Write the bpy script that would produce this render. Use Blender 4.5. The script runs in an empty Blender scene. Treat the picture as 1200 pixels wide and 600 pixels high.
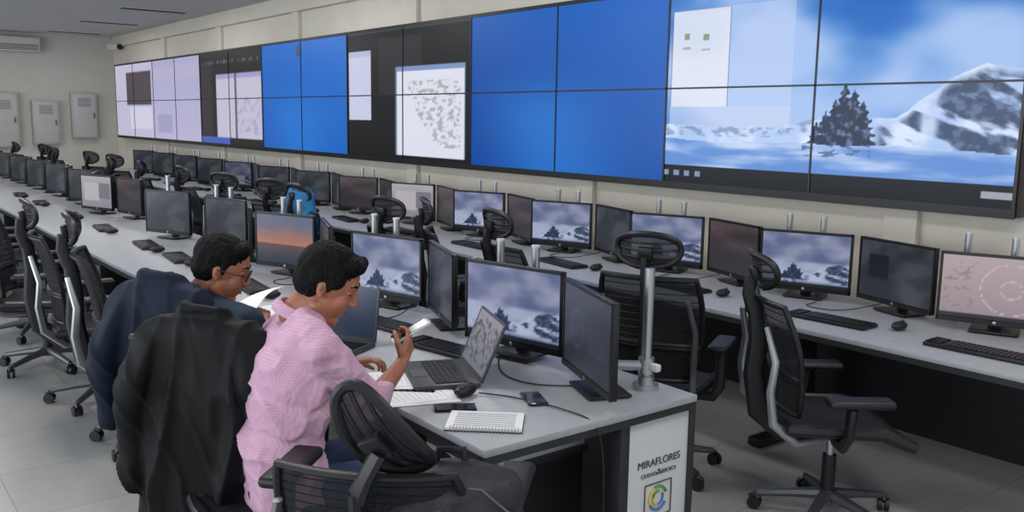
import bpy, bmesh, math, random
import numpy as np
from mathutils import Vector, Matrix, noise
ZOOM=None
random.seed(4)
sc=bpy.context.scene
sc.view_settings.view_transform='Standard'
def lin(c):
    return tuple(((x/255)/12.92 if x/255<=0.04045 else ((x/255+0.055)/1.055)**2.4) for x in c)
MATS={}
def mat(name,col,rough=.5,metal=0,emit=None,es=1,bump=0,bscale=50,alpha=1,var=0,vscale=3,coat=0,attr=False,spec=.5,stretch=None,sss=0):
    if name in MATS: return MATS[name]
    m=bpy.data.materials.new(name);m.use_nodes=True;nt=m.node_tree;N=nt.nodes;L=nt.links
    b=N['Principled BSDF'];c=lin(col)
    b.inputs['Base Color'].default_value=(*c,1);b.inputs['Roughness'].default_value=rough;b.inputs['Metallic'].default_value=metal
    b.inputs['Specular IOR Level'].default_value=spec
    b.inputs['Coat Weight'].default_value=coat;b.inputs['Alpha'].default_value=alpha
    if sss:
        b.inputs['Subsurface Weight'].default_value=sss;b.inputs['Subsurface Scale'].default_value=.01;b.inputs['Subsurface Radius'].default_value=(1,.4,.2)
    tc=N.new('ShaderNodeTexCoord');mp=N.new('ShaderNodeMapping');L.new(tc.outputs['Object'],mp.inputs[0])
    if stretch: mp.inputs['Scale'].default_value=stretch
    if var or not attr:
        n=N.new('ShaderNodeTexNoise');n.inputs['Scale'].default_value=vscale;n.inputs['Detail'].default_value=4;L.new(mp.outputs[0],n.inputs[0])
        r=N.new('ShaderNodeValToRGB');v=var or .04
        r.color_ramp.elements[0].position=.3;r.color_ramp.elements[1].position=.7
        r.color_ramp.elements[0].color=(*[x*(1-v) for x in c],1);r.color_ramp.elements[1].color=(*[min(1,x*(1+v)) for x in c],1)
        L.new(n.outputs[0],r.inputs[0]);L.new(r.outputs[0],b.inputs['Base Color'])
    if bump:
        n2=N.new('ShaderNodeTexNoise');n2.inputs['Scale'].default_value=bscale;n2.inputs['Detail'].default_value=3;L.new(mp.outputs[0],n2.inputs[0])
        bp=N.new('ShaderNodeBump');bp.inputs['Strength'].default_value=bump;bp.inputs['Distance'].default_value=.02;L.new(n2.outputs[0],bp.inputs['Height']);L.new(bp.outputs[0],b.inputs['Normal'])
    if emit:
        b.inputs['Emission Color'].default_value=(*lin(emit),1);b.inputs['Emission Strength'].default_value=es
    if attr:
        a=N.new('ShaderNodeVertexColor');a.layer_name='Col'
        L.new(a.outputs[0],b.inputs['Emission Color']);b.inputs['Emission Strength'].default_value=es
    MATS[name]=m;return m
black=mat('black_plastic',(20,20,24),.45)
blackm=mat('bezel_black',(12,12,15),.35)
dark=mat('dark_fabric',(22,23,28),.9,bump=.3,bscale=300)
bagm=mat('bag_nylon',(28,29,35),.6,bump=.4,bscale=18)
meshm=mat('chair_mesh',(28,29,35),.8,alpha=.86)
alu=mat('aluminium',(185,187,192),.3,metal=.9)
greym=mat('grey_metal',(95,97,102),.4,metal=.6)
white=mat('white_laminate',(204,205,206),.45)
desk=mat('desk_laminate',(160,162,168),.38,var=.05,vscale=30,bump=.03,bscale=200)
edge=mat('desk_edge',(38,38,42),.5)
screen=mat('screen_panel',(6,6,8),.28,attr=True,es=1.0)
wallscr=mat('video_wall_panel',(4,4,6),.3,attr=True,es=1.08,spec=.25)
paper=mat('paper',(232,232,234),.8)
phonem=mat('phone_glass',(12,13,16),.12)
skin=mat('skin',(160,104,80),.45,var=.12,vscale=30,bump=.05,bscale=150,sss=.12,spec=.45)
lipm=mat('lips',(136,76,66),.5)
hairm=mat('hair',(9,8,8),.6,bump=.6,bscale=140,stretch=(1,1,.35),spec=.15)
eyew=mat('eye_white',(170,160,152),.3);eyeb=mat('eye_iris',(25,15,10),.2)
jeans=mat('denim',(40,58,92),.9,bump=.3,bscale=200)
trous=mat('dark_trousers',(34,36,44),.9)
teal=mat('teal_shirt',(22,42,60),.85,bump=.3,bscale=25)
blackj=mat('black_jacket',(8,11,14),.65,bump=.12,bscale=12,var=.15,spec=.25)
navylit=mat('navy_lit_half',(20,32,50),.7,bump=.12,bscale=12,var=.15,spec=.25)  # lighter navy: window light painted into one half of the coat
def pinkshirt():
    m=mat('pink_check_shirt',(214,160,188),.85)
    nt=m.node_tree;N=nt.nodes;L=nt.links;b=N['Principled BSDF']
    tc=N.new('ShaderNodeTexCoord')
    outs=[]
    for ax in ('Z','Y','X'):
        w=N.new('ShaderNodeTexWave');w.wave_type='BANDS';w.bands_direction=ax;w.inputs['Scale'].default_value=40;w.inputs['Distortion'].default_value=.6;w.inputs['Detail'].default_value=0
        L.new(tc.outputs['Object'],w.inputs[0]);outs.append(w)
    mx=N.new('ShaderNodeMath');mx.operation='ADD';L.new(outs[0].outputs[1],mx.inputs[0]);L.new(outs[1].outputs[1],mx.inputs[1])
    r=N.new('ShaderNodeValToRGB');r.color_ramp.elements[0].position=.1;r.color_ramp.elements[1].position=1.0
    mx2=N.new('ShaderNodeMath');mx2.operation='MULTIPLY';mx2.inputs[1].default_value=.5;L.new(mx.outputs[0],mx2.inputs[0]);L.new(mx2.outputs[0],r.inputs[0])
    r.color_ramp.elements[0].color=(*lin((198,152,178)),1);r.color_ramp.elements[1].color=(*lin((212,174,198)),1)
    L.new(r.outputs[0],b.inputs['Base Color'])
    n=N.new('ShaderNodeTexNoise');n.inputs['Scale'].default_value=7;n.inputs['Distortion'].default_value=1.5;L.new(tc.outputs['Object'],n.inputs[0])
    bp=N.new('ShaderNodeBump');bp.inputs['Strength'].default_value=.5;bp.inputs['Distance'].default_value=.04;L.new(n.outputs[0],bp.inputs['Height']);L.new(bp.outputs[0],b.inputs['Normal'])
    return m
pink=pinkshirt()

class MB:
    def __init__(s): s.v=[];s.f=[];s.m=[];s.c=[];s.mats=[]
    def mi(s,m):
        if m not in s.mats: s.mats.append(m)
        return s.mats.index(m)
    def add(s,vs,fs,m,M=None,cols=None):
        o=len(s.v)
        for p in vs:
            p=Vector(p)
            if M is not None: p=M@p
            s.v.append(tuple(p))
        s.c+= (cols if cols is not None else [(0,0,0)]*len(vs))
        k=s.mi(m)
        for f in fs: s.f.append([i+o for i in f]);s.m.append(k)
    def box(s,c,sz,m,M=None,bev=0,seg=2):
        bm=bmesh.new();bmesh.ops.create_cube(bm,size=1)
        for v in bm.verts: v.co=Vector((v.co.x*sz[0],v.co.y*sz[1],v.co.z*sz[2]))
        if bev: bmesh.ops.bevel(bm,geom=list(bm.edges),offset=bev,segments=seg,affect='EDGES',profile=.5)
        bm.verts.index_update()
        s.add([v.co+Vector(c) for v in bm.verts],[[v.index for v in f.verts] for f in bm.faces],m,M);bm.free()
    def ell(s,c,r,m,M=None,n=12):
        vs=[];fs=[]
        if not hasattr(r,'__len__'): r=(r,r,r)
        for i in range(n+1):
            th=math.pi*i/n
            for j in range(2*n):
                ph=math.pi*j/n
                vs.append((c[0]+r[0]*math.sin(th)*math.cos(ph),c[1]+r[1]*math.sin(th)*math.sin(ph),c[2]+r[2]*math.cos(th)))
        for i in range(n):
            for j in range(2*n):
                a=i*2*n+j;b=i*2*n+(j+1)%(2*n)
                fs.append([a,a+2*n,b+2*n,b])
        s.add(vs,fs,m,M)
    def tube(s,path,r,m,M=None,n=8,closed=False,flat=1.0,cap=True):
        P=[Vector(p) for p in path];K=len(P)
        if not hasattr(r,'__len__'): r=[r]*K
        if not hasattr(flat,'__len__'): flat=[flat]*K
        vs=[];prev=None
        for i in range(K):
            if closed: t=(P[(i+1)%K]-P[i-1]).normalized()
            else: t=(P[min(i+1,K-1)]-P[max(i-1,0)]).normalized()
            if prev is None:
                a=Vector((0,0,1)) if abs(t.z)<.9 else Vector((1,0,0));n1=t.cross(a).normalized()
            else:
                n1=(prev-t*prev.dot(t)).normalized()
            prev=n1;n2=t.cross(n1)
            for j in range(n):
                a=2*math.pi*j/n;vs.append(P[i]+n1*(math.cos(a)*r[i])+n2*(math.sin(a)*r[i]*flat[i]))
        fs=[]
        for i in range(K if closed else K-1):
            for j in range(n):
                a=i*n+j;b=i*n+(j+1)%n;c=((i+1)%K)*n+(j+1)%n;d=((i+1)%K)*n+j
                fs.append([a,b,c,d])
        if not closed and cap:
            fs.append(list(range(n))[::-1]);fs.append([(K-1)*n+j for j in range(n)])
        s.add(vs,fs,m,M)
    def cap(s,a,b,ra,rb,m,M=None,n=14,sx=1.0):
        a=Vector(a);b=Vector(b);d=(b-a);L=d.length;t=d.normalized() if L>1e-6 else Vector((0,0,1))
        path=[];rr=[]
        for k in range(1,6):
            q=math.pi/2*k/5;path.append(a-t*ra*math.cos(q));rr.append(ra*math.sin(q))
        for k in range(1,5):
            w=k/5;path.append(a+d*w);rr.append(ra+(rb-ra)*w)
        for k in range(5,0,-1):
            q=math.pi/2*k/5;path.append(b+t*rb*math.cos(q));rr.append(rb*math.sin(q))
        s.tube(path,rr,m,M,n=n)
    def cyl(s,a,b,r,m,M=None,n=16): s.tube([a,b],r,m,M,n=n)
    def grid(s,fn,nu,nv,m,M=None,col=None):
        vs=[];cs=[]
        for j in range(nv+1):
            for i in range(nu+1):
                u=i/nu;v=j/nv;vs.append(fn(u,v));cs.append(col(u,v) if col else (0,0,0))
        fs=[]
        for j in range(nv):
            for i in range(nu):
                a=j*(nu+1)+i;fs.append([a,a+1,a+nu+2,a+nu+1])
        s.add(vs,fs,m,M,cs)
    def mesh(s,name,sharp=40):
        me=bpy.data.meshes.new(name);me.from_pydata(s.v,[],s.f);me.update()
        for m in s.mats: me.materials.append(m)
        me.polygons.foreach_set('material_index',s.m)
        me.polygons.foreach_set('use_smooth',[True]*len(me.polygons))
        ca=me.color_attributes.new('Col','FLOAT_COLOR','POINT')
        arr=np.ones((len(s.v),4),dtype=np.float32);arr[:,:3]=np.array(s.c,dtype=np.float32).reshape(-1,3);ca.data.foreach_set('color',arr.ravel())
        try: me.set_sharp_from_angle(angle=math.radians(sharp))
        except Exception: pass
        return me
    def obj(s,name,parent=None,sharp=40):
        o=bpy.data.objects.new(name,s.mesh(name,sharp));sc.collection.objects.link(o)
        if parent: o.parent=parent
        return o
def inst(name,me,loc,rz=0,parent=None):
    o=bpy.data.objects.new(name,me);sc.collection.objects.link(o);o.location=loc;o.rotation_euler=(0,0,math.radians(rz))
    if parent:o.parent=parent
    return o
def empty(name,loc=(0,0,0)):
    o=bpy.data.objects.new(name,None);sc.collection.objects.link(o);o.location=loc;o.empty_display_size=.1;return o
def fuse(mb,name,vox,it=3,disp=None,parent=None,loc=None):
    """voxel-fuse all primitives into one continuous surface"""
    me=mb.mesh(name);o=bpy.data.objects.new(name,me);sc.collection.objects.link(o)
    r=o.modifiers.new('r','REMESH');r.mode='VOXEL';r.voxel_size=vox
    sm_=o.modifiers.new('s','SMOOTH');sm_.iterations=it;sm_.factor=.5
    dg=bpy.context.evaluated_depsgraph_get();ne=bpy.data.meshes.new_from_object(o.evaluated_get(dg))
    bpy.data.objects.remove(o)
    if disp:
        nv=[(v.co.copy(),v.normal.copy()) for v in ne.vertices]
        for v,(c,n) in zip(ne.vertices,nv): v.co=c+n*disp(c)
        ne.update()
    ne.materials.clear();ne.materials.append(mb.mats[0])
    ne.polygons.foreach_set('material_index',[0]*len(ne.polygons))
    ne.polygons.foreach_set('use_smooth',[True]*len(ne.polygons))
    ne.name=name
    o=bpy.data.objects.new(name,ne);sc.collection.objects.link(o)
    if parent:o.parent=parent
    return o
def fbm(x,y,z=0,o=4): return noise.fractal(Vector((x,y,z)),1.0,2.0,o)
def mixc(a,b,t):
    t=max(0,min(1,t));return tuple(a[i]*(1-t)+b[i]*t for i in range(3))
def sm(a,b,x):
    t=max(0,min(1,(x-a)/(b-a)));return t*t*(3-2*t)
# ---------------- room
XW=5.03;YF=19.6;ZC=3.25
wallm=mat('wall_paint',(222,215,202),.85,var=.04,bump=.05,bscale=40)
farm=mat('far_wall_paint',(200,199,190),.85,var=.03)
ceilm=mat('ceiling_paint',(204,205,204),.9,var=.02)
def floor_mat():
    m=mat('floor_tile',(150,149,146),.35,var=.05,vscale=2)
    nt=m.node_tree;N=nt.nodes;L=nt.links;b=N['Principled BSDF']
    tc=N.new('ShaderNodeTexCoord');br=N.new('ShaderNodeTexBrick');L.new(tc.outputs['Object'],br.inputs[0])
    br.offset=0;br.inputs['Scale'].default_value=1;br.inputs['Brick Width'].default_value=.6;br.inputs['Row Height'].default_value=.6;br.inputs['Mortar Size'].default_value=.003
    br.inputs['Color1'].default_value=(*lin((176,176,176)),1);br.inputs['Color2'].default_value=(*lin((168,168,168)),1);br.inputs['Mortar'].default_value=(*lin((138,138,138)),1)
    n=N.new('ShaderNodeTexNoise');n.inputs['Scale'].default_value=14;n.inputs['Detail'].default_value=6;L.new(tc.outputs['Object'],n.inputs[0])
    mx=N.new('ShaderNodeMixRGB');mx.blend_type='MULTIPLY';mx.inputs[0].default_value=.2;L.new(br.outputs[0],mx.inputs[1]);L.new(n.outputs[0],mx.inputs[2]);L.new(mx.outputs[0],b.inputs['Base Color'])
    return m
b=MB();b.box((0,7,-.05),(12,27,.1),floor_mat());b.obj('floor')
b=MB();b.box((0,7,ZC+.05),(12,27,.1),ceilm);b.obj('ceiling')
b=MB();b.box((XW+.1,7,ZC/2),(.2,27,ZC),wallm);b.obj('wall_right')
b=MB();b.box((0,YF+.1,ZC/2),(12,.2,ZC),farm);b.obj('wall_far')
b=MB()
for y in (2.7,5.42,8.1,10.9,13.6,16.3): b.box((XW-.025,y,ZC/2),(.05,.2,ZC),wallm,bev=.005)
b.obj('trim_1')
b=MB();b.box((XW-.04,7,ZC-.1),(.08,25.2,.2),wallm,bev=.005);b.obj('trim_2')
b=MB();b.box((XW-.01,7,.05),(.02,25.2,.1),greym);b.obj('baseboard_right')
ventw=mat('vent_dark',(52,52,52),.7)
vb=MB()
vb.box((0,0,0),(.95,.16,.012),ceilm)
for k in range(5): vb.box((0,-.056+.028*k,-.008),(.9,.016,.01),ventw)
vme=vb.mesh('vent')
for y in (8.9,11.35,13.8,16.25,18.7):
    inst('ceiling_vent',vme,(4.12,y,ZC-.008));inst('ceiling_vent',vme,(1.2,y,ZC-.008))
def cabinet(x0,x1,z0,z1):
    b=MB();w=x1-x0;h=z1-z0;c=mat('cabinet_paint',(172,172,168),.5)
    b.box((0,0,h/2),(w,.16,h),c,bev=.008);b.box((0,-.085,h/2),(w-.06,.015,h-.06),mat('cabinet_door',(184,184,180),.45),bev=.004)
    b.box((w*.36,-.1,h/2),(.025,.02,.1),greym,bev=.004)
    for k in range(6): b.box((0,-.095,h*.7+.03*k),(w*.5,.004,.01),greym)
    o=b.obj('electrical_cabinet');o.location=((x0+x1)/2,YF-.085,z0)
cabinet(2.7,3.22,1.08,2.12);cabinet(3.45,3.92,1.13,1.98);cabinet(4.15,4.62,1.25,2.15)
b=MB();b.box((0,0,0),(.9,.24,.28),mat('ac_white',(200,200,198),.4),bev=.03,seg=4)
for k in range(4): b.box((0,-.12,-.1+.03*k),(.82,.012,.012),ventw)
o=b.obj('air_conditioner');o.location=(3.2,YF-.125,3.02)
b=MB();b.box((0,0,0),(.12,.3,.12),white,bev=.02);b.cyl((0,-.15,0),(0,-.2,0),.05,blackm);b.tube([(.0,.05,.05),(.0,.1,.14),(.06,.14,.16)],.015,white)
o=b.obj('security_camera');o.location=(4.86,18.9,3.03);o.rotation_euler=(0,0,.4)
# ---------------- video wall
cw=1.21;Y0=1.6847*cw;Z0=1.75-.3776*cw;hr=.5706*cw;XS=1.21*4.0285
b=MB();b.box(((XS+.01+XW)/2,Y0+7*cw,Z0+hr),(XW-XS-.01,14*cw+.03,2*hr+.02),blackm,bev=.004)
def rect(u,v,a,b_,c,d): return a<=u<=b_ and c<=v<=d
def snowC(u,v):
    asp=1.75;x=u*asp
    if v<.095:
        if u<.16 and .04<v<.065 and int(u*50)%2==0: return (120,140,170)
        if u>.93 and .04<v<.065 : return (150,155,165)
        return (10,14,24)
    c=fbm(x*1.1+3,v*2.0,1.3,4)
    cl=sm(-.35,.75,c+.8*math.exp(-((u-.40)**2)/.07-((v-.55)**2)/.10)-.1+.45*math.exp(-((u-.95)**2)/.05-((v-.62)**2)/.04))
    sky=mixc(mixc((24,92,178),(58,132,210),1-v),(172,194,234),cl*.9)
    hz=.30+.05*sm(.35,.55,u)+.012*fbm(x*3,0,5)
    hillr=.30+.25*sm(.64,.92,u)+.02*fbm(x*6,2,2)
    h=max(hz,hillr);col=sky
    if v<h:
        sn=mixc((176,198,234),(222,232,248),sm(-.3,.5,fbm(x*5,v*5,2)))
        col=mixc(sn,sky,.15)
        if u>.64:
            tr=fbm(x*5+v*7,v*7,7,5)+.12
            d=sm(-.12,.18,tr)*sm(.66,.70,u)*(1-.85*sm(.775,.79,u)*sm(.83,.81,u))
            d*=sm(h,h-.05,v)
            col=mixc(col,mixc((44,60,92),(84,102,138),sm(-.2,.4,fbm(x*20,v*20,1))),d*.9)
        elif v>hz-.05: col=mixc(col,(90,110,150),.5*sm(-.1,.3,fbm(x*16,v*30,3)))
    e=0
    for cx,hh,ww in ((.535,.38,.035),(.56,.43,.04),(.585,.50,.045),(.61,.47,.05),(.635,.42,.04),(.51,.33,.03)):
        if .2<v<hh and abs(u-cx)<ww*((hh-v)/(hh-.18))**.75*(1+.25*math.sin(v*190+cx*90)+.5*fbm(u*60,v*60,2,2)): e=1
    if e: col=mixc((30,44,70),(92,112,150),sm(.1,.7,fbm(x*26,v*30,3)+.15))
    fg=.235+.02*fbm(x*2,1,8)-.02*u
    if v<fg:
        col=mixc((92,136,204),(192,208,238),sm(-.5,.5,fbm(x*1.6,v*12,4)+.9*(v-.15)*4-.2))
        if .47<u<.66 and v>.17: col=mixc(col,(66,92,140),.8*sm(.05,.3,fbm(x*14,v*50,6)))
    return col
def scrA(u,v):
    c=snowC(u,v)
    if rect(u,v,.015,.225,.40,.885):
        c=mixc(c,(222,224,234),.85)
        if rect(u,v,.06,.08,.74,.77) or rect(u,v,.13,.15,.73,.76): c=(130,150,120)
        if rect(u,v,.055,.085,.69,.70) or rect(u,v,.125,.155,.68,.69): c=(160,165,175)
        if v>.87: c=(205,208,220)
        if u<.018 or u>.222: c=(90,100,140)
    elif rect(u,v,.225,.43,.40,.89): c=mixc(c,(190,204,236),.45)
    elif rect(u,v,.015,.43,.30,.40): c=mixc(c,(200,208,234),.6)
    return c
def scrB(u,v):
    c=mixc((12,68,150),(22,96,186),sm(0,1,v*.5+u*.4))
    c=mixc(c,(40,126,210),.6*sm(.5,.0,abs(u-.5+.2*v))*sm(.7,.3,v))
    return c
def scrC(u,v):
    c=(20,20,24)
    if rect(u,v,.3,.64,.50,.93): c=(38,38,42)
    if rect(u,v,.02,.225,.3,.85):
        c=(190,194,218)
        if v>.8: c=(170,178,206)
    if rect(u,v,.44,.965,.03,.70):
        c=(212,214,228)
        n=fbm(u*26,v*30,3,3)
        if .5<u<.93 and .1<v<.6 and u-.5>(.6-v)*.55-.02:
            c=mixc(c,(150,160,158),sm(.0,.25,n)*.8)
        if v>.67: c=(120,140,185)
        if u<.45 or u>.955: c=(100,120,150)
    if v>.985: c=(60,70,80)
    return c
def scrD(u,v):
    c=scrB(u,v);c=mixc(c,(26,112,204),.5)
    if rect(u,v,.44,.5,.86,.97): c=(60,80,110)
    return c
def scrE(u,v):
    c=(28,26,30)
    if rect(u,v,.02,.2,.1,.9) : c=(48,40,48)
    if rect(u,v,.1,.95,.88,.91) and fbm(u*40,3)>.0: c=(90,90,95)
    if rect(u,v,.28,.98,.08,.75):
        c=(184,180,202)
        if rect(u,v,.62,.95,.12,.5): c=mixc(c,(160,158,186),sm(0,.4,fbm(u*14,v*14)))
        if v>.71:c=(150,150,190)
        if abs(u-.6)<.012: c=(90,90,110)
    if rect(u,v,0,.5,0,.07): c=(60,90,170)
    return c
def scrF(u,v):
    c=mixc((174,170,200),(160,158,194),v)
    if rect(u,v,.05,.95,.75,.9): c=(170,165,192)
    if rect(u,v,.1,.4,.1,.3): c=(150,150,186)
    return c
def scrG(u,v):
    c=(180,176,202)
    if rect(u,v,.32,.95,.45,.88): c=(66,58,66)
    if rect(u,v,.4,.95,.12,.4): c=(196,194,214)
    return c
dis=[scrA,scrB,scrC,scrD,scrE,scrF,scrG];ress=[(420,220),(60,40),(150,110),(60,40),(90,60),(40,30),(50,40)]
for k,(fn,rs) in enumerate(zip(dis,ress)):
    y1=Y0+(2*k+2)*cw;w=2*cw
    def P(u,v,y1=y1,w=w): return (XS,y1-w*u,Z0+.03+(2*hr-.04)*v)
    b.grid(P,rs[0],rs[1],wallscr,col=lambda u,v,fn=fn: lin(fn(u,v)))
for k in range(0,15):
    b.box((XS-.003,Y0+k*cw,Z0+hr),(.008,.012 if k%2 else .016,2*hr),blackm)
b.box((XS-.003,Y0+7*cw,Z0+hr),(.008,14*cw,.012),blackm)
b.box((XS-.004,Y0+7*cw,Z0+.01),(.012,14*cw+.02,.05),blackm);b.box((XS-.004,Y0+7*cw,Z0+2*hr),(.012,14*cw+.02,.03),blackm)
b.obj('video_wall')
# ---------------- desks
def desk_row(name,x0,x1,y0,y1,step,sign=False):
    b=MB()
    b.box(((x0+x1)/2,(y0+y1)/2,.737),(x1-x0,y1-y0,.026),desk,bev=.004)
    b.box((x0+.012,(y0+y1)/2,.712),(.024,y1-y0,.028),edge)
    b.box(((x0+x1)/2,y0+.02,.71),(x1-x0,.03,.028),edge)
    b.box((x1-.12,(y0+y1)/2+.05,.40),(.03,y1-y0-.15,.6),black)
    b.box((x1-.05,(y0+y1)/2+.05,.64),(.08,y1-y0-.15,.1),black)
    y=y0+(.5 if not sign else 1.35)
    while y<y1:
        b.box((x0+.5,y,.37),(.28,.05,.66),black,bev=.006)
        b.box((x0+.44,y,.03),(.62,.09,.05),black,bev=.012)
        y+=step
    if sign:
        b.box((x1-.165,y0+.05,.36),(.33,.04,.71),white,bev=.004)
        b.box((x1-.345,y0+.05,.36),(.045,.05,.72),edge,bev=.004)
        b.box((x1+.005,y0+.05,.37),(.03,.06,.74),edge,bev=.004)
        b.box((x0+.5,y0+.32,.62),(.40,.03,.19),white,bev=.003)
        b.box((x0+.5,y0+.33,.27),(.40,.03,.5),black)
        b.box((x0+.5,y0+.31,.52),(.40,.05,.02),edge)
    return b.obj(name)
row1=desk_row('console_desk',1.55,2.53,2.10,17.5,2.4,True)
row2=desk_row('console_desk',3.80,4.72,.2,17.5,2.16)
sg=empty('desk_sign',(2.365,2.126,.5))
def text(s,size,x,z,m):
    cu=bpy.data.curves.new(s,'FONT');cu.body=s;cu.size=size;cu.align_x='CENTER';cu.extrude=.0008
    o=bpy.data.objects.new('lettering',cu);sc.collection.objects.link(o);o.parent=sg;o.rotation_euler=(math.pi/2,0,0);o.location=(x,0,z);cu.materials.append(m)
gt=mat('sign_ink',(60,62,68),.6)
text('MIRAFLORES',.040,0,.01,gt);text('CIUDAD   HEROICA',.021,0,-.028,gt)
b=MB()
for k,(a0,a1,c) in enumerate(((20,110,(90,150,70)),(120,200,(225,190,60)),(210,330,(70,120,180)))):
    pts=[(.045*math.cos(math.radians(a)),0,-.12+.045*math.sin(math.radians(a))) for a in range(a0,a1+1,10)]
    b.tube(pts,.005,mat('logo_%d'%k,c,.6),flat=1,n=6)
    pts=[(.026*math.cos(math.radians(a)),0,-.12+.026*math.sin(math.radians(a))) for a in range(a0+60,a1+61,10)]
    b.tube(pts,.004,mat('logo_%d'%k,c,.6),n=6)
for s in ((-.07,.0),(.07,.0)): b.box((s[0],0,-.125),(.004,.002,.13),gt)
for z in (-.06,-.19): b.box((0,0,z),(.14,.002,.004),gt)
for k,(x,z) in enumerate(((-.008,-.024),(.008,-.024),(0,-.012))): b.ell((x,0,z),(.006,.001,.006),gt,n=6)
b.obj('emblem',sg)
# ---------------- monitors
MW,MH=.52,.345
def mon_mesh(name,fn,nu=60,nv=36):
    b=MB()
    b.box((-.012,0,MH/2),(.024,MW,MH),blackm,bev=.004)
    b.box((-.032,0,MH*.5),(.03,MW*.6,MH*.6),black,bev=.012)
    bz=.014
    b.grid(lambda u,v:(.0012,-MW/2+bz+(MW-2*bz)*u,bz+.012+(MH-2*bz-.012)*v),nu,nv,screen,col=lambda u,v:lin(fn(u,v)))
    for s in(-1,1): b.box((.002,s*(MW/2-.006),MH/2),(.005,.012,MH),blackm)
    b.box((.002,0,MH-.006),(.005,MW,.012),blackm);b.box((.002,0,.012),(.005,MW,.024),blackm)
    b.ell((.005,0,.013),(.0012,.008,.008),alu,n=6)
    b.cyl((-.03,0,MH*.45),(-.09,0,MH*.45),.03,greym)
    b.box((-.05,0,MH*.45),(.012,.1,.1),greym,bev=.003)
    b.box((-.075,0,MH*.18-.005),(.025,.06,MH*.62),black,bev=.005)
    b.box((-.06,0,-.034),(.17,.22,.012),black,bev=.005)
    return b.mesh(name)
def snowM(u,v):
    c=snowC(.36+u*.62,.12+v*.86)
    sky=mixc((84,96,132),(146,148,172),sm(-.5,.6,fbm(u*2,v*2.4,4,3)))
    lum=(c[0]+c[1]+c[2])/3
    k=sm(.50,.44,v)
    c=mixc(sky,mixc((34,46,72),(170,178,204),sm(50,225,lum)),k)
    if v<.06: c=(25,28,36)
    return c
def dk(f,k): return lambda u,v: tuple(x*k for x in f(u,v))  # darker copy of a screen, viewing-angle dimming put into its colours
def sunset(u,v):
    c=mixc((176,112,88),(92,98,120),sm(.35,.9,v+.1*fbm(u*3,v*5)));
    if v<.4: c=mixc((34,48,62),(120,88,80),sm(.0,.4,v)*.6)
    return c
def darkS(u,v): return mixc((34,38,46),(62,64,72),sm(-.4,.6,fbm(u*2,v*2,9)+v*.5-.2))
def warmD(u,v): return mixc((44,40,46),(96,74,72),sm(.2,1,v*.7+.3*fbm(u*2,v*3,1)))
def rings(u,v):
    c=mixc((146,130,138),(168,152,154),v)
    d=math.hypot((u-.62)*1.5,v-.5)
    for r in (.14,.40):
        if abs(d-r)<.007: c=(186,176,182)
    if rect(u,v,.02,.3,.1,.9) and fbm(u*12,v*12)>.3: c=(134,120,130)
    if v<.06: c=(40,36,44)
    return c
def greyS(u,v):
    c=mixc((128,126,134),(160,156,160),v)
    if rect(u,v,.1,.6,.2,.8): c=(170,166,172)
    if rect(u,v,.6,.95,.3,.8): c=(110,108,118)
    return c
def winD(u,v):
    c=darkS(u,v)
    if rect(u,v,.12,.4,.35,.75): c=(16,18,32)
    return c
def mapD(u,v):
    c=mixc((36,40,50),(58,62,74),v)
    d=math.hypot((u-.3)*1.5,v-.5)
    if abs(d-.22)<.008: c=(68,72,84)
    if rect(u,v,.55,.9,.3,.8): c=(50,54,68)
    return c
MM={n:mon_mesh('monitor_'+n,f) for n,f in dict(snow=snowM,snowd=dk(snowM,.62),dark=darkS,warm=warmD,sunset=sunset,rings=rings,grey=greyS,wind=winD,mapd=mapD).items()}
ZM=.795
def monitor(pl,pr,kind,z=ZM):
    cx=(pl[0]+pr[0])/2;cy=(pl[1]+pr[1])/2
    d=Vector((pr[0]-pl[0],pr[1]-pl[1],0)).normalized()
    a=math.degrees(math.atan2(d.y,d.x))-90
    return inst('computer_monitor',MM[kind],(cx,cy,z),a)
monitor((2.20,3.12),(2.31,2.63),'snow',.81);monitor((2.30,2.60),(2.10,2.12),'mapd')
monitor((2.29,4.34),(2.42,3.84),'snow');monitor((2.44,3.80),(2.26,3.32),'dark')
monitor((2.24,5.56),(2.42,5.07),'sunset');monitor((2.44,5.03),(2.26,4.55),'dark')
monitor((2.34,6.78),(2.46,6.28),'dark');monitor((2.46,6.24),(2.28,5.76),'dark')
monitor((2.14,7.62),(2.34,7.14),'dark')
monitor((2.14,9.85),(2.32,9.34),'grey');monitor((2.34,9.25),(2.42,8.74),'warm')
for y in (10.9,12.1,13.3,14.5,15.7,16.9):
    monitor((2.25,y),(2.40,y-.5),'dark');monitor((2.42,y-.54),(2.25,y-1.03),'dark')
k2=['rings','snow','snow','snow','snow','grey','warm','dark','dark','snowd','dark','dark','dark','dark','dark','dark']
k3=['dark','wind','warm','dark','warm','warm','dark','dark','dark','dark','dark','dark','dark','dark','dark','dark']  # right-hand screens: darker colours painted in for viewing-angle dimming
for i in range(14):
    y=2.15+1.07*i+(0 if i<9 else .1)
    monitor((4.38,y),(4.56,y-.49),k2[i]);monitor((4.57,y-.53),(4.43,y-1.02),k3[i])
def pole_mesh(flip=1):
    b=MB();b.cyl((0,0,0),(0,0,.46),.018,alu,n=20);b.cyl((0,0,0),(0,0,.02),.045,alu,n=20);b.cyl((0,0,.05),(0,0,.11),.027,alu,n=20)
    b.cyl((0,0,.455),(0,0,.465),.019,white,n=20)
    return b.mesh('pole')
pm=pole_mesh()
for y in (4.42,4.18,5.65,5.4,6.9,6.6,8.1): inst('monitor_pole',pm,(2.475,y,.75))
for y in (3.2,2.95): inst('monitor_pole',pm,(2.44,y,.75))
for i in range(14):
    y=2.15+1.07*i;inst('monitor_pole',pm,(4.66,y,.75));inst('monitor_pole',pm,(4.66,y-.23,.75))
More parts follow.
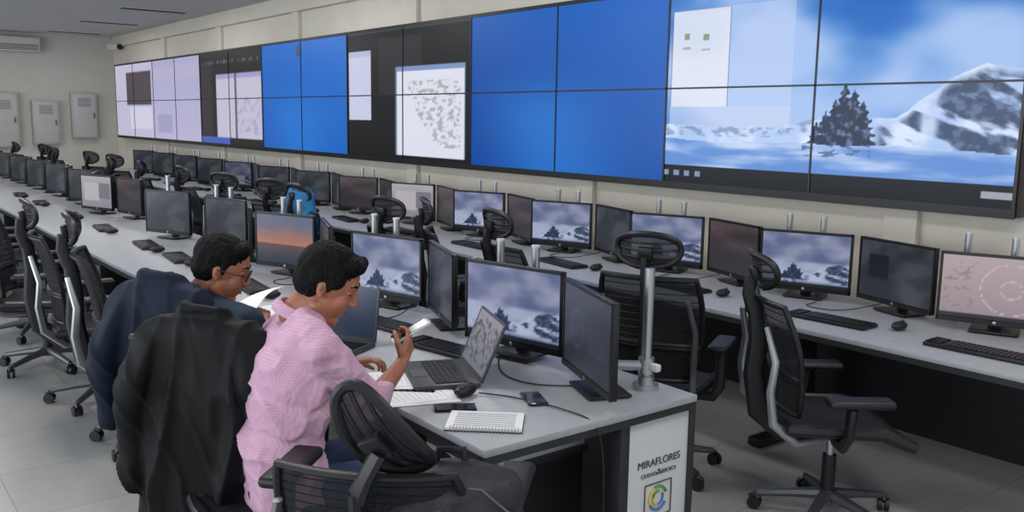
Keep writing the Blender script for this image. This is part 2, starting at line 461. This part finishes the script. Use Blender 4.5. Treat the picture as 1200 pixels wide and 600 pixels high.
b=MB()
b.cyl((0,0,0),(0,0,.46),.019,alu,n=20);b.cyl((0,0,0),(0,0,.018),.05,alu,n=20);b.cyl((0,0,.018),(0,0,.05),.032,alu,n=20);b.cyl((0,0,.06),(0,0,.12),.03,alu,n=20)
b.tube([(0,0,.09),(-.05,.03,.09),(-.13,.06,.10)],[.018,.02,.018],alu);b.cyl((-.13,.06,.06),(-.13,.06,.15),.024,white,n=16);b.cyl((-.13,.06,.15),(-.13,.06,.16),.018,greym)
b.tube([(-.13,.06,.1),(-.12,.12,.115),(-.16,.17,.13)],.016,alu);b.box((0,-.04,.09),(.03,.05,.03),white,bev=.008)
o=b.obj('monitor_arm_stand');o.location=(2.43,2.27,.75)
# ---------------- keyboards / mice / laptops
b=MB();b.box((0,0,.009),(.145,.44,.016),black,bev=.004)
for r in range(5):
    for c in range(19):
        if 14<c<16 : continue
        b.box((-.05+.025*r,-.205+.0228*c,.019),(.019,.018,.007),blackm)
kbm=b.mesh('keyboard')
b=MB();b.ell((0,0,.012),(.055,.031,.022),black,n=10);b.box((.03,0,.033),(.02,.006,.006),greym);msm=b.mesh('mouse')
def kb(x,y,rz=0): inst('keyboard',kbm,(x,y,.752),rz)
def mouse(x,y,rz=0): inst('computer_mouse',msm,(x,y,.762),rz)
kb(2.13,3.76,8);mouse(2.0,4.08);mouse(2.05,3.42);kb(2.12,3.16,10)
for y in (5.0,6.3,7.05,8.3,9.5,11,12.2): kb(1.98,y,-6);mouse(1.95,y-.36)
kb(4.06,2.53,2);mouse(4.17,2.22);kb(4.05,1.78,2)
for i in range(2,13): kb(4.1,2.53+1.07*(i-1),random.uniform(-8,8));mouse(4.12,2.2+1.07*(i-1))
def laptop(x,y,rz,op=112,kind=0):
    b=MB();b.box((0,0,.011),(.25,.36,.02),mat('laptop_grey',(60,62,68),.4),bev=.005)
    b.box((.02,0,.0215),(.13,.32,.002),blackm)
    for r in range(6):
        for c in range(14): b.box((-.035+.021*r,-.145+.0223*c,.0235),(.017,.018,.003),black)
    b.box((-.08,0,.0218),(.06,.1,.001),greym)
    M=Matrix.Translation((.125,0,.018))@Matrix.Rotation(math.radians(op-90),4,'Y')
    b.box((.004,0,.12),(.008,.36,.24),mat('laptop_grey',(60,62,68),.4),M,bev=.003)
    def lc(u,v):
        if kind: return lin(mixc((36,46,66),(54,64,88),v))
        c=mixc((104,106,118),(136,136,146),v)
        n=fbm(u*10,v*10+u*4,2,4)
        return lin(mixc(c,(66,66,74),.85*sm(-.05,.3,n)*sm(.05,.15,v)*sm(.95,.85,v)))  # dark mottling is a reflection painted into the laptop screen
    b.grid(lambda u,v:(-.0015,.17-.34*u,.018+.212*v),90,56,screen,M,col=lc)
    for s in(-1,1): b.box((-.001,s*.174,.12),(.003,.01,.238),greym,M)
    b.box((-.001,0,.235),(.003,.35,.01),greym,M);b.box((-.001,0,.009),(.003,.35,.016),greym,M)
    o=b.obj('laptop_computer');o.location=(x,y,.751);o.rotation_euler=(0,0,math.radians(rz))
laptop(1.87,2.84,-22,113);laptop(1.70,3.48,30,100,1)
b=MB();b.box((0,0,.006),(.17,.25,.012),paper,bev=.001)
for k in range(9): b.box((-.06+.015*k,0,.0125),(.0025,.2,.0006),mat('ink',(90,95,130),.8))
for k in range(22): b.tube([(-.088+.012*math.cos(a),-.115+.0105*k,.008+.011*math.sin(a)) for a in np.linspace(0,6.28,9)],.0012,alu,n=4)
b.box((0,0,.001),(.18,.255,.003),black)
o=b.obj('spiral_notebook');o.location=(1.70,2.30,.751);o.rotation_euler=(0,0,math.radians(48))
def phone(x,y,rz,name='smartphone'):
    b=MB();b.box((0,0,.005),(.072,.148,.009),phonem,bev=.004);b.box((0,0,.0098),(.064,.13,.0006),mat('phone_screen',(18,20,26),.08))
    o=b.obj(name);o.location=(x,y,.751);o.rotation_euler=(0,0,math.radians(rz))
phone(1.99,2.40,-25);phone(1.70,2.48,60);mouse(1.815,2.58,15)
def papers(x,y,rz,n=3,s=(.21,.297)):
    b=MB()
    for k in range(n):
        M=Matrix.Translation((k*.02,k*.016,.001+.0016*k))@Matrix.Rotation(math.radians(k*9),4,'Z');b.box((0,0,0),(s[0],s[1],.0012),paper,M)
        for j in range(12): b.box((-.0,-.12+.02*j,.0008),(.15,.0025,.0004),mat('print',(190,190,196),.9),M)
    o=b.obj('paper_sheets');o.location=(x,y,.752);o.rotation_euler=(0,0,math.radians(rz))
papers(1.69,2.82,40,4);papers(1.66,2.68,70,2);papers(1.68,3.90,20,4);papers(1.75,4.30,-10,2)
b=MB();b.grid(lambda u,v:(.21*(u-.5),.297*(v-.5),.02*math.sin(u*3)+.012*math.sin(v*4)),8,8,paper)
o=b.obj('held_document');o.location=(1.455,3.72,.93);o.rotation_euler=(math.radians(-22),math.radians(-16),math.radians(30))
def cable(name,pts,r=.0028):
    cu=bpy.data.curves.new(name,'CURVE');cu.dimensions='3D';cu.bevel_depth=r;sp=cu.splines.new('NURBS');sp.points.add(len(pts)-1)
    for p,q in zip(sp.points,pts): p.co=(*q,1)
    sp.use_endpoint_u=True;sp.order_u=4;cu.materials.append(black);o=bpy.data.objects.new(name,cu);sc.collection.objects.link(o)
cable('mouse_cable',[(1.86,2.56,.76),(1.92,2.50,.756),(1.95,2.44,.756),(1.99,2.30,.757),(2.0,2.18,.758),(2.02,2.09,.75),(2.03,2.07,.6),(2.02,2.06,.45),(2.03,2.06,.2),(2.1,2.0,.01)])
cable('monitor_cable',[(2.3,2.35,.76),(2.2,2.45,.756),(2.1,2.5,.756),(2.05,2.7,.756),(2.2,2.9,.756),(2.3,3.0,.76)])
for y in (2.9,4.0,5.1,6.2): cable('monitor_cable',[(4.5,y,.8),(4.4,y-.1,.756),(4.3,y,.756),(4.25,y-.2,.756),(4.35,y-.3,.756),(4.5,y-.4,.8)])
for y in (3.9,5.2): cable('monitor_cable',[(2.4,y,.8),(2.28,y-.1,.756),(2.2,y,.756),(2.1,y-.2,.756),(2.25,y-.3,.756),(2.4,y-.4,.8)])
# ---------------- chairs
def chair_mesh(name,back=True,head=True,hp=0,arms=True,bs=1.0,az=.685,spine=True,roll=0,hx=0,hy=0,aw=.295,rarm=True):
    b=MB()
    for k in range(5):
        a=2*math.pi*k/5+.3;ca,sa=math.cos(a),math.sin(a)
        b.tube([(0.03*ca,.03*sa,.115),(.15*ca,.15*sa,.10),(.30*ca,.30*sa,.075)],[.028,.022,.016],greym,n=8)
        M=Matrix.Translation((.31*ca,.31*sa,0))@Matrix.Rotation(a+1.0+k,4,'Z')
        b.cyl((0,-.024,.03),(0,-.006,.03),.03,black,M,n=14);b.cyl((0,.006,.03),(0,.024,.03),.03,black,M,n=14)
        b.tube([(-.02,0,.05),(0,0,.066),(.02,0,.05)],.014,black,M,n=6);b.cyl((0,0,.05),(0,0,.08),.008,greym,M)
    b.cyl((0,0,.08),(0,0,.14),.035,greym);b.cyl((0,0,.1),(0,0,.30),.03,black);b.cyl((0,0,.3),(0,0,.42),.017,alu)
    b.box((-.02,0,.42),(.26,.18,.06),greym,bev=.015);b.tube([(.02,.08,.42),(.04,.2,.41),(.05,.26,.42)],.008,black,n=6)
    def seat(u,v):
        x=-.25+.50*u;y=(-.25+.5*v)*(1-.08*(1-u));z=.475-.035*sm(.75,1,u)*1.3+.02*(2*v-1)**2+.012*(1-u)
        return (x,y,z)
    b.grid(seat,14,14,dark);b.grid(lambda u,v:(seat(u,v)[0]*.97,seat(u,v)[1]*.95,seat(u,v)[2]-.045),14,14,black)
    rim=[seat(u,v) for u,v in [(i/8,0) for i in range(9)]+[(1,i/8) for i in range(1,9)]+[(1-i/8,1) for i in range(1,9)]+[(0,1-i/8) for i in range(1,8)]]
    b.tube([(p[0],p[1],p[2]-.02) for p in rim],.028,black,closed=True,n=8)
    if arms:
        for s in(-1,1):
            b.tube([(-.05,s*.18,.43),(-.05,s*.27,.43),(-.04,s*(aw+.005),.48),(-.03,s*(aw+.005),az-.025)],[.02,.02,.02,.022],black,n=8,flat=1.3)
            b.box((.0,s*aw,az),(.27,.095,.035),black,bev=.016,seg=3)
    if back:
        S=Matrix.Translation((0,0,.45))@Matrix.Diagonal((1,1,bs,1))@Matrix.Translation((0,0,-.45))
        def prof(z):
            t=(z-.55)/.5;return -.25-.03*math.sin(t*3.0+.2)*1-.11*t+.055*math.sin(t*math.pi)
        def half(z):
            t=(z-.50)/.56;return .17+.075*math.sin(min(1,max(0,t))*math.pi*.78)
        def bp(z,s):
            return (prof(z)+.045*s*s,s*half(z),z)
        def panel(z0,z1,m,off=0):
            b.grid(lambda u,v:(bp(z0+(z1-z0)*v,2*u-1)[0]+off,bp(z0+(z1-z0)*v,2*u-1)[1],z0+(z1-z0)*v),12,10,m,S)
            loop=[bp(z0,s/5) for s in range(-5,6)]+[bp(z0+(z1-z0)*k/8,1) for k in range(1,9)]+[bp(z1,s/5) for s in range(4,-6,-1)]+[bp(z1-(z1-z0)*k/8,-1) for k in range(1,8)]
            b.tube(loop,.014,black,S,closed=True,n=8)
        panel(.54,.70,dark);panel(.715,1.04,meshm)
        for k in range(1,9):
            z=.715+.036*k;b.tube([bp(z,s/4) for s in range(-4,5)],.0022,black,S,n=4)
        if spine:
            for s in(-1,1):
                b.tube([(-.10,s*.12,.41),(-.22,s*.20,.42),(-.33,s*.23,.52),(-.35,s*.235,.66),(-.335,s*.235,.80),(-.37,s*.20,.95)],[.014,.016,.016,.015,.013,.010],alu,S,n=8,flat=1.4)
            b.tube([(-.05,0,.40),(-.22,0,.41),(-.33,0,.50),(-.36,0,.68),(-.35,0,.85),(-.37,0,1.0)],[.03,.035,.03,.028,.024,.02],black,S,n=8,flat=1.6)
        if head:
            hz=.45+(1.17-.45)*bs
            b.tube([(-.37,0,.98),(-.40,hy*.5,1.06),(-.39+hx,hy,1.14)],[.02,.016,.016],black,S,n=8,flat=1.8)
            M=Matrix.Translation((-.37+hx,hy,hz))@Matrix.Rotation(math.radians(-8+hp),4,'Y')@Matrix.Rotation(math.radians(roll),4,'X')
            def ring(w,h,n=26):
                r=[]
                for i in range(n):
                    a=2*math.pi*i/n;cx=math.copysign(abs(math.cos(a))**.7,math.cos(a));sx=math.copysign(abs(math.sin(a))**.8,math.sin(a))
                    r.append((.045*cx*cx,cx*w,sx*h*(1-.15*abs(cx))))
                return r
            b.tube(ring(.15,.08),.015,black,M,closed=True,n=8)
            b.grid(lambda u,v:(.045*(2*u-1)**2,(2*u-1)*.14,(2*v-1)*.075*(1-.4*abs(2*u-1)**3)),10,6,meshm,M)
            for z in (-.035,0,.035): b.tube([(.045*(s/5)**2,s/5*.14,z) for s in range(-5,6)],.006,black,M,n=6)
            b.box((-.015,0,-.01),(.03,.07,.06),black,M,bev=.008)
    return b.mesh(name)
CH=chair_mesh('chair');CHR=chair_mesh('chair_low_arms',bs=.94,az=.63,hp=-12)
CHL=chair_mesh('low_chair',head=False,spine=False);CHN=chair_mesh('low_chair_no_arms',head=False,spine=False,arms=False,bs=.93)
CHT=chair_mesh('chair_tilted_head',hp=-20,bs=.76,az=.76,roll=60,hy=-.06,aw=.32);STO=chair_mesh('seat_only',back=False,arms=False)
def chair(x,y,rz,me=None): return inst('office_chair',me or CH,(x,y,0),rz)
chair(3.47,2.12,-38,CHR)
chair(3.29,2.97,28)
chair(3.35,3.95,-8)
chair(3.22,5.05,10);chair(3.35,4.6,-30);chair(3.2,6.30,5);chair(3.2,7.0,25);chair(3.15,7.9,25);chair(3.2,8.9,0)
for i in range(8): chair(3.15+random.uniform(-.1,.15),9.9+1.02*i,random.uniform(-35,35))
chair(1.36,4.85,-15);chair(1.32,5.75,-5);chair(1.2,6.75,-20);chair(1.3,7.8,10);chair(1.3,9.0,-10)
for i in range(6): chair(1.25+random.uniform(-.1,.1),10.2+1.1*i,random.uniform(-35,25))
fg=chair(1.235,2.07,43,CHT)
# ---------------- people
def head(parent,M,hair='full',glasses=False):
    s=MB()
    s.ell((-.008,0,.03),(.098,.076,.098),skin,n=14)
    s.ell((.022,0,-.035),(.068,.060,.080),skin)
    s.cap((.055,-.012,-.098),(.055,.012,-.098),.025,.025,skin)
    s.cap((.0,-.045,-.065),(.05,-.014,-.10),.025,.022,skin);s.cap((.0,.045,-.065),(.05,.014,-.10),.025,.022,skin)
    s.cap((.086,0,.022),(.102,0,-.018),.009,.012,skin);s.ell((.096,0,-.024),(.013,.017,.009),skin)
    s.cap((.072,-.036,.037),(.082,0,.034),.012,.012,skin);s.cap((.072,.036,.037),(.082,0,.034),.012,.012,skin)
    for q in(-1,1):
        s.ell((.055,q*.034,-.024),(.028,.025,.036),skin)
        s.ell((-.010,q*.075,.0),(.015,.009,.026),skin);s.ell((-.004,q*.076,-.02),(.009,.008,.010),skin)
    s.ell((.076,0,-.055),(.013,.026,.016),skin)
    s.cap((-.02,0,-.05),(-.05,0,-.13),.056,.060,skin)
    H=fuse(s,'head',.0035,6);H.data.transform(M);H.parent=parent
    e=MB()
    for q in(-1,1):
        e.ell((.068,q*.031,.011),.0125,eyew,M);e.ell((.0775,q*.0315,.009),(.004,.006,.006),eyeb,M)
        e.ell((.0685,q*.031,.0165),(.0145,.017,.0105),skin,M);e.ell((.0685,q*.031,.0025),(.0135,.016,.006),skin,M)
        e.tube([(.0815,q*.018,.0105),(.083,q*.031,.0125),(.077,q*.046,.0105)],.0014,hairm,M,n=6)
        e.tube([(.090,q*.012,.038),(.086,q*.03,.044),(.072,q*.05,.038)],[.003,.0045,.002],hairm,M,n=6)
        e.ell((-.009,q*.0826,.003),(.006,.002,.011),lipm,M,n=8)
    e.tube([(.082,-.022,-.055),(.089,0,-.053),(.082,.022,-.055)],[.002,.0045,.002],lipm,M,n=8)
    e.tube([(.080,-.018,-.062),(.087,0,-.063),(.080,.018,-.062)],[.002,.0055,.002],lipm,M,n=8)
    if glasses:
        for q in(-1,1):
            e.tube([(.097+.0*a,q*.033+.024*math.cos(a),.010+.017*math.sin(a)) for a in np.linspace(0,6.28,17)[:-1]],.0022,blackm,M,closed=True,n=6)
            e.tube([(.097,q*.057,.014),(.06,q*.078,.014),(-.01,q*.084,.012)],.002,blackm,M,n=6)
        e.tube([(.097,-.01,.014),(.100,0,.016),(.097,.01,.014)],.002,blackm,M,n=6)
    e.obj('face_details',parent)
    h=MB()
    h.ell((-.022,0,.05),(.102,.083,.088),hairm,n=16);h.ell((-.045,0,.005),(.075,.077,.075),hairm)
    h.cap((.045,-.035,.096),(.045,.035,.096),.032,.032,hairm)
    if hair=='full':
        h.cap((.062,-.03,.10),(.06,.035,.104),.026,.028,hairm);h.ell((-.02,0,.095),(.085,.075,.048),hairm)
        for q in(-1,1): h.ell((.01,q*.068,.045),(.04,.015,.04),hairm)
    for q in(-1,1): h.cap((.012,q*.074,.04),(.012,q*.072,.0),.010,.005,hairm)
    Ho=fuse(h,'hair',.004,3,disp=lambda c:.0035*fbm(c.x*40,c.y*60,c.z*25,3));Ho.data.transform(M);Ho.parent=parent
def hand(mb,wrist,dirv,palmn,side,curl=.6,thumb=1,m=skin):
    """palm + 5 separate fingers; dirv: pointing dir, palmn: palm-facing normal, side:+1/-1 thumb side"""
    d=Vector(dirv).normalized();n=Vector(palmn);n=(n-d*n.dot(d)).normalized();s=d.cross(n)*side
    w=Vector(wrist)
    mb.cap(w,w+d*.03,.024,.022,m)
    for k in(-1.2,-.4,.4,1.2): mb.cap(w+d*.02+s*k*.012,w+d*.085+s*k*.018,.014,.0115,m,n=10)
    Ls=(.072,.080,.074,.058)
    for i,k in enumerate((1.35,.45,-.45,-1.35)):
        p=w+d*.088+s*k*.0175;L=Ls[i];dd=d.copy();r=.0088 if i<3 else .0075
        for j,f in enumerate((.45,.3,.25)):
            ang=curl*(.55+.35*j+.12*i)
            nn=(n-dd*n.dot(dd)).normalized()
            dd=(dd*math.cos(ang)+nn*math.sin(ang)).normalized()
            q=p+dd*L*f;mb.cap(p,q,r,r*.92,m,n=10);p=q;r*=.93
    p=w+d*.028+s*.022
    dd=(d*.6+s*.75+n*.35*thumb).normalized();q=p+dd*.042;mb.cap(p,q,.014,.011,m,n=10)
    dd=(d*.85+s*.15+n*.5*thumb).normalized();q2=q+dd*.032;mb.cap(q,q2,.0108,.009,m,n=10);q3=q2+(d*.8-s*.1+n*.6).normalized()*.02;mb.cap(q2,q3,.009,.0075,m,n=10)
def person(name,J,shirt,trousers,sleeve,Mh,hair,glasses,fold):
    root=empty(name,(0,0,0))
    s=MB();V=Vector
    pel,sp,ch,nk=[V(J[k]) for k in('pelvis','spine','chest','neck')]
    sr,sl=V(J['shR']),V(J['shL'])
    side=(sl-sr).normalized();
    def slab(c,w,r,m):
        s.cap(c-side*w,c+side*w,r,r,m,n=18)
    slab(pel,.075,.125,shirt);slab(pel.lerp(sp,.5),.07,.122,shirt);slab(sp,.065,.122,shirt);slab(sp.lerp(ch,.5),.075,.122,shirt);slab(ch,.095,.118,shirt);slab(ch.lerp(nk,.5),.10,.095,shirt)
    s.cap(sr,nk,.068,.06,shirt);s.cap(sl,nk,.068,.06,shirt);s.cap(ch,nk,.11,.062,shirt)
    for a in 'RL':
        sh=V(J['sh'+a]);el=V(J['el'+a]);wr=V(J['wr'+a])
        s.cap(sh,el,.066,.052,shirt);e=el.lerp(wr,sleeve);s.cap(el,e,.052,.045,shirt)
    fuse(s,'shirt',.008,8,disp=fold,parent=root)
    c=MB()
    ax=(Mh@V((-.045,0,-.13)))
    fwd=(Mh.to_3x3()@V((1,0,0)));fwd.z=0;fwd.normalize();sd=V((-fwd.y,fwd.x,0))
    ring=[ax+sd*(.070*math.sin(t))+fwd*(.070*math.cos(t))+V((0,0,.012-.03*math.cos(t))) for t in np.linspace(.35,2*math.pi-.35,22)]
    c.tube(ring,.010,shirt,n=8,flat=2.0);c.obj('collar',root)
    for a in 'RL':
        el=V(J['el'+a]);wr=V(J['wr'+a]);h=MB()
        e=el.lerp(wr,max(0,sleeve-.25));h.cap(e,wr,.042-.008*sleeve,.025,skin)
        H=J['hand'+a];hand(h,wr,H[0],H[1],H[2],H[3]);fuse(h,'forearm_and_hand_'+a,.0032,2,parent=root)
    l=MB()
    for a in 'RL':
        hp=pel+side*(-.09 if a=='R' else .09);kn=V(J['kn'+a]);an=V(J['an'+a])
        l.cap(hp,kn,.095,.062,trousers);l.cap(kn,an,.060,.042,trousers)
    l.cap(pel-side*.08,pel+side*.08,.12,.12,trousers)
    fuse(l,'trousers',.010,5,disp=lambda c:.003*fbm(c.x*14,c.y*14,c.z*14,2),parent=root)
    f=MB()
    for a in 'RL':
        an=V(J['an'+a]);t=V(J['toe'])
        f.cap(an+V((0,0,-.045)),an+t*.17+V((0,0,-.055)),.038,.034,black);f.box(an+t*.07+V((0,0,-.088)),(.1,.08,.014),black)
    f.obj('shoes',root)
    head(root,Mh,hair,glasses)
    return root
def HM(loc,yaw,pitch,roll=0,s=1.0):
    return Matrix.Translation(loc)@Matrix.Rotation(math.radians(yaw),4,'Z')@Matrix.Rotation(math.radians(pitch),4,'Y')@Matrix.Rotation(math.radians(roll),4,'X')@Matrix.Scale(s,4)
def foldP(c):
    n=fbm(c.x*6+c.z*3,c.y*5,c.z*4-c.x*3,2);a=max(0,1-abs(n)*2.8)
    n2=fbm(c.x*9,c.y*8+4,c.z*11,2);a2=max(0,1-abs(n2)*2.4)
    return .015*a*a+.006*a2*a2-.004
JP=dict(pelvis=(1.14,2.62,.55),spine=(1.12,2.62,.72),chest=(1.16,2.63,.93),neck=(1.22,2.63,1.09),
 shR=(1.18,2.45,1.04),elR=(1.36,2.47,.83),wrR=(1.555,2.60,.905),shL=(1.24,2.83,1.03),elL=(1.36,3.0,.83),wrL=(1.50,2.90,.85),
 handR=((.5,.3,.55),(-.2,.7,.2),1,.55),handL=((.7,-.35,.1),(.1,-.2,-.9),1,.5),
 knR=(1.62,2.47,.56),knL=(1.62,2.76,.56),anR=(1.60,2.46,.12),anL=(1.62,2.78,.12),toe=(1,0,0))
person('man_in_pink_shirt',JP,pink,jeans,.28,HM((1.30,2.63,1.205),-36,26,0,1.0),'full',False,foldP)
JL=dict(pelvis=(1.12,3.18,.55),spine=(1.09,3.19,.72),chest=(1.09,3.20,.91),neck=(1.12,3.235,1.04),
 shR=(1.19,3.06,1.01),elR=(1.36,3.28,.84),wrR=(1.45,3.54,.90),shL=(1.01,3.38,1.01),elL=(1.12,3.62,.84),wrL=(1.36,3.72,.88),
 handR=((.3,.75,.2),(-.3,.1,-.9),1,.4),handL=((.9,.1,.1),(.0,-.2,-.9),1,.4),
 knR=(1.56,3.30,.56),knL=(1.48,3.52,.56),anR=(1.58,3.32,.12),anL=(1.5,3.55,.12),toe=(.87,.5,0))
foldL=lambda c:.004*fbm(c.x*12,c.y*12,c.z*12,2)
person('man_in_dark_shirt',JL,teal,trous,.45,HM((1.19,3.28,1.175),-30,20,0,1.0),'short',True,foldL)
inst('office_chair',CHN,(1.20,3.13,0),35);inst('office_chair',STO,(1.16,2.62,0),0)
b=MB();b.box((0,0,0),(.009,.074,.15),white,bev=.004);b.box((-.005,0,0),(.001,.066,.13),phonem)
o=b.obj('handheld_phone');o.matrix_world=Matrix.Translation((1.635,2.665,1.0))@Matrix.Rotation(math.radians(-20),4,'Z')@Matrix.Rotation(math.radians(62),4,'Y')
def jacket(name,m,loc,rz,w=.25,zt=1.10,zb=.36,sl=(.42,.42),flare=.12):
    s=MB();path=[];rr=[];ff=[];K=30
    for k in range(K+1):
        t=k/K;z=zb+(zt-zb)*t
        ww=w*(1.0+flare*(1-t))
        if t>.80: ww*=math.sqrt(max(0.02,1-((t-.80)/.205)**2.6))
        th=.10*(1-.25*t)
        if t>.93: th*=math.sqrt(max(.05,1-((t-.93)/.075)**2))
        path.append((-.345+.05*(1-t)-.03*math.sin(t*3),0,z));rr.append(ww);ff.append(th/ww)
    s.tube(path,rr,m,n=40,flat=ff)
    s.tube([(-.35+.045*math.cos(a),.085*math.sin(a),zt-.005-.02*math.cos(a)) for a in np.linspace(0,6.28,20)[:-1]],.020,m,closed=True,flat=1.3)
    for q,zs in((-1,sl[0]),(1,sl[1])):
        s.cap((-.38,q*(w-.09),zt-.12),(-.40,q*(w-.0),zt-.34),.055,.055,m);s.cap((-.40,q*(w-.0),zt-.34),(-.37,q*(w+.03),zs),.055,.045,m)
    def d(c):
        n=fbm(c.y*4.5+.8*c.z,c.z*1.1,c.x*2,2)
        a=max(0,1-abs(n)*2.4);n2=fbm(c.y*9-3*c.z+4,c.z*2,c.x*3+7,2);a2=max(0,1-abs(n2)*2.6)
        g=.3+.7*sm(zt-.02,zt-.3,c.z)
        return (.040*a*a+.015*a2*a2)*g-.010+.010*fbm(c.x*3,c.y*4,c.z*3,2)
    o=fuse(s,name,.008,10,disp=d);o.location=loc;o.rotation_euler=(0,0,math.radians(rz));return o
jacket('black_jacket',blackj,(1.26,3.09,0),37,w=.26,zt=1.12,zb=.34,sl=(.40,.5),flare=.27)
chair(1.28,3.54,35,CHN);jacket('navy_lit_half',navylit,(1.27,3.53,0),35,w=.22,zt=1.165,zb=.55,sl=(.62,.6))  # window-lit half of the same coat, built as a separate lighter jacket
bl=mat('blue_vest',(20,110,160),.7,bump=.3,bscale=20)
jacket('blue_vest',bl,(3.24,6.30,0),5,w=.15,zt=1.22,zb=.9,sl=(1.0,1.0))
s=MB();s.ell((0,0,0),(.11,.20,.19),bagm,n=14);s.ell((-.07,0,-.06),(.09,.15,.11),bagm);s.cap((0,-.12,.10),(0,.12,.11),.07,.07,bagm)
bk=empty('backpack',(1.21,1.78,.715));bk.rotation_euler=(0,0,math.radians(50));o=fuse(s,'body',.008,4,disp=lambda c:.012*fbm(c.x*9,c.y*9,c.z*9,3),parent=bk)
s=MB();s.tube([(.0,-.04,.15),(.0,-.03,.215),(.0,.03,.215),(.0,.05,.15)],.011,black,flat=.5);s.tube([(-.06,-.17,.06),(-.07,-.08,.14),(-.07,.08,.15),(-.06,.17,.06)],.004,greym);s.obj('straps',bk)
# ---------------- light
w=bpy.data.worlds.new('World');sc.world=w;w.use_nodes=True;w.node_tree.nodes['Background'].inputs[0].default_value=(.84,.92,1,1);w.node_tree.nodes['Background'].inputs[1].default_value=1.12
def area(name,loc,rot,sx,sy,p,c=(1,1,1)):
    l=bpy.data.lights.new(name,'AREA');l.shape='RECTANGLE';l.size=sx;l.size_y=sy;l.energy=p;l.color=c
    o=bpy.data.objects.new(name,l);sc.collection.objects.link(o);o.location=loc;o.rotation_euler=rot
for y in (0,4,8,12,16):
    area('ceiling_fill',(1.2,y,ZC-.05),(0,0,0),.6,1.2,38,(1,.99,.98))  # unseen area lamps added under the ceiling to fill the room
    area('ceiling_fill',(3.6,y+1,ZC-.05),(0,0,0),.3,1.2,20,(1,.99,.98))
area('window_light',(-5.5,6,1.8),(0,math.radians(-90),0),2.2,16,380,(.92,.96,1))
# ---------------- camera
f,p,y,r=1050,.1513,.6643,.0152
fh=Vector((math.sin(y),math.cos(y),0));R=Vector((math.cos(y),-math.sin(y),0));z=Vector((0,0,1))
F=math.cos(p)*fh-math.sin(p)*z;U=math.sin(p)*fh+math.cos(p)*z
R2=math.cos(r)*R+math.sin(r)*U;U2=-math.sin(r)*R+math.cos(r)*U
cd=bpy.data.cameras.new('camera');cd.sensor_width=36;cd.lens=f/1200*36;cd.clip_start=.05
if ZOOM:
    cd.lens*=ZOOM[2];cd.shift_x=(ZOOM[0]-600)/1200*ZOOM[2];cd.shift_y=(300-ZOOM[1])/1200*ZOOM[2]
co=bpy.data.objects.new('camera',cd);sc.collection.objects.link(co)
M=Matrix((R2,U2,-F)).transposed().to_4x4();M.translation=(0,0,1.75);co.matrix_world=M
sc.camera=co
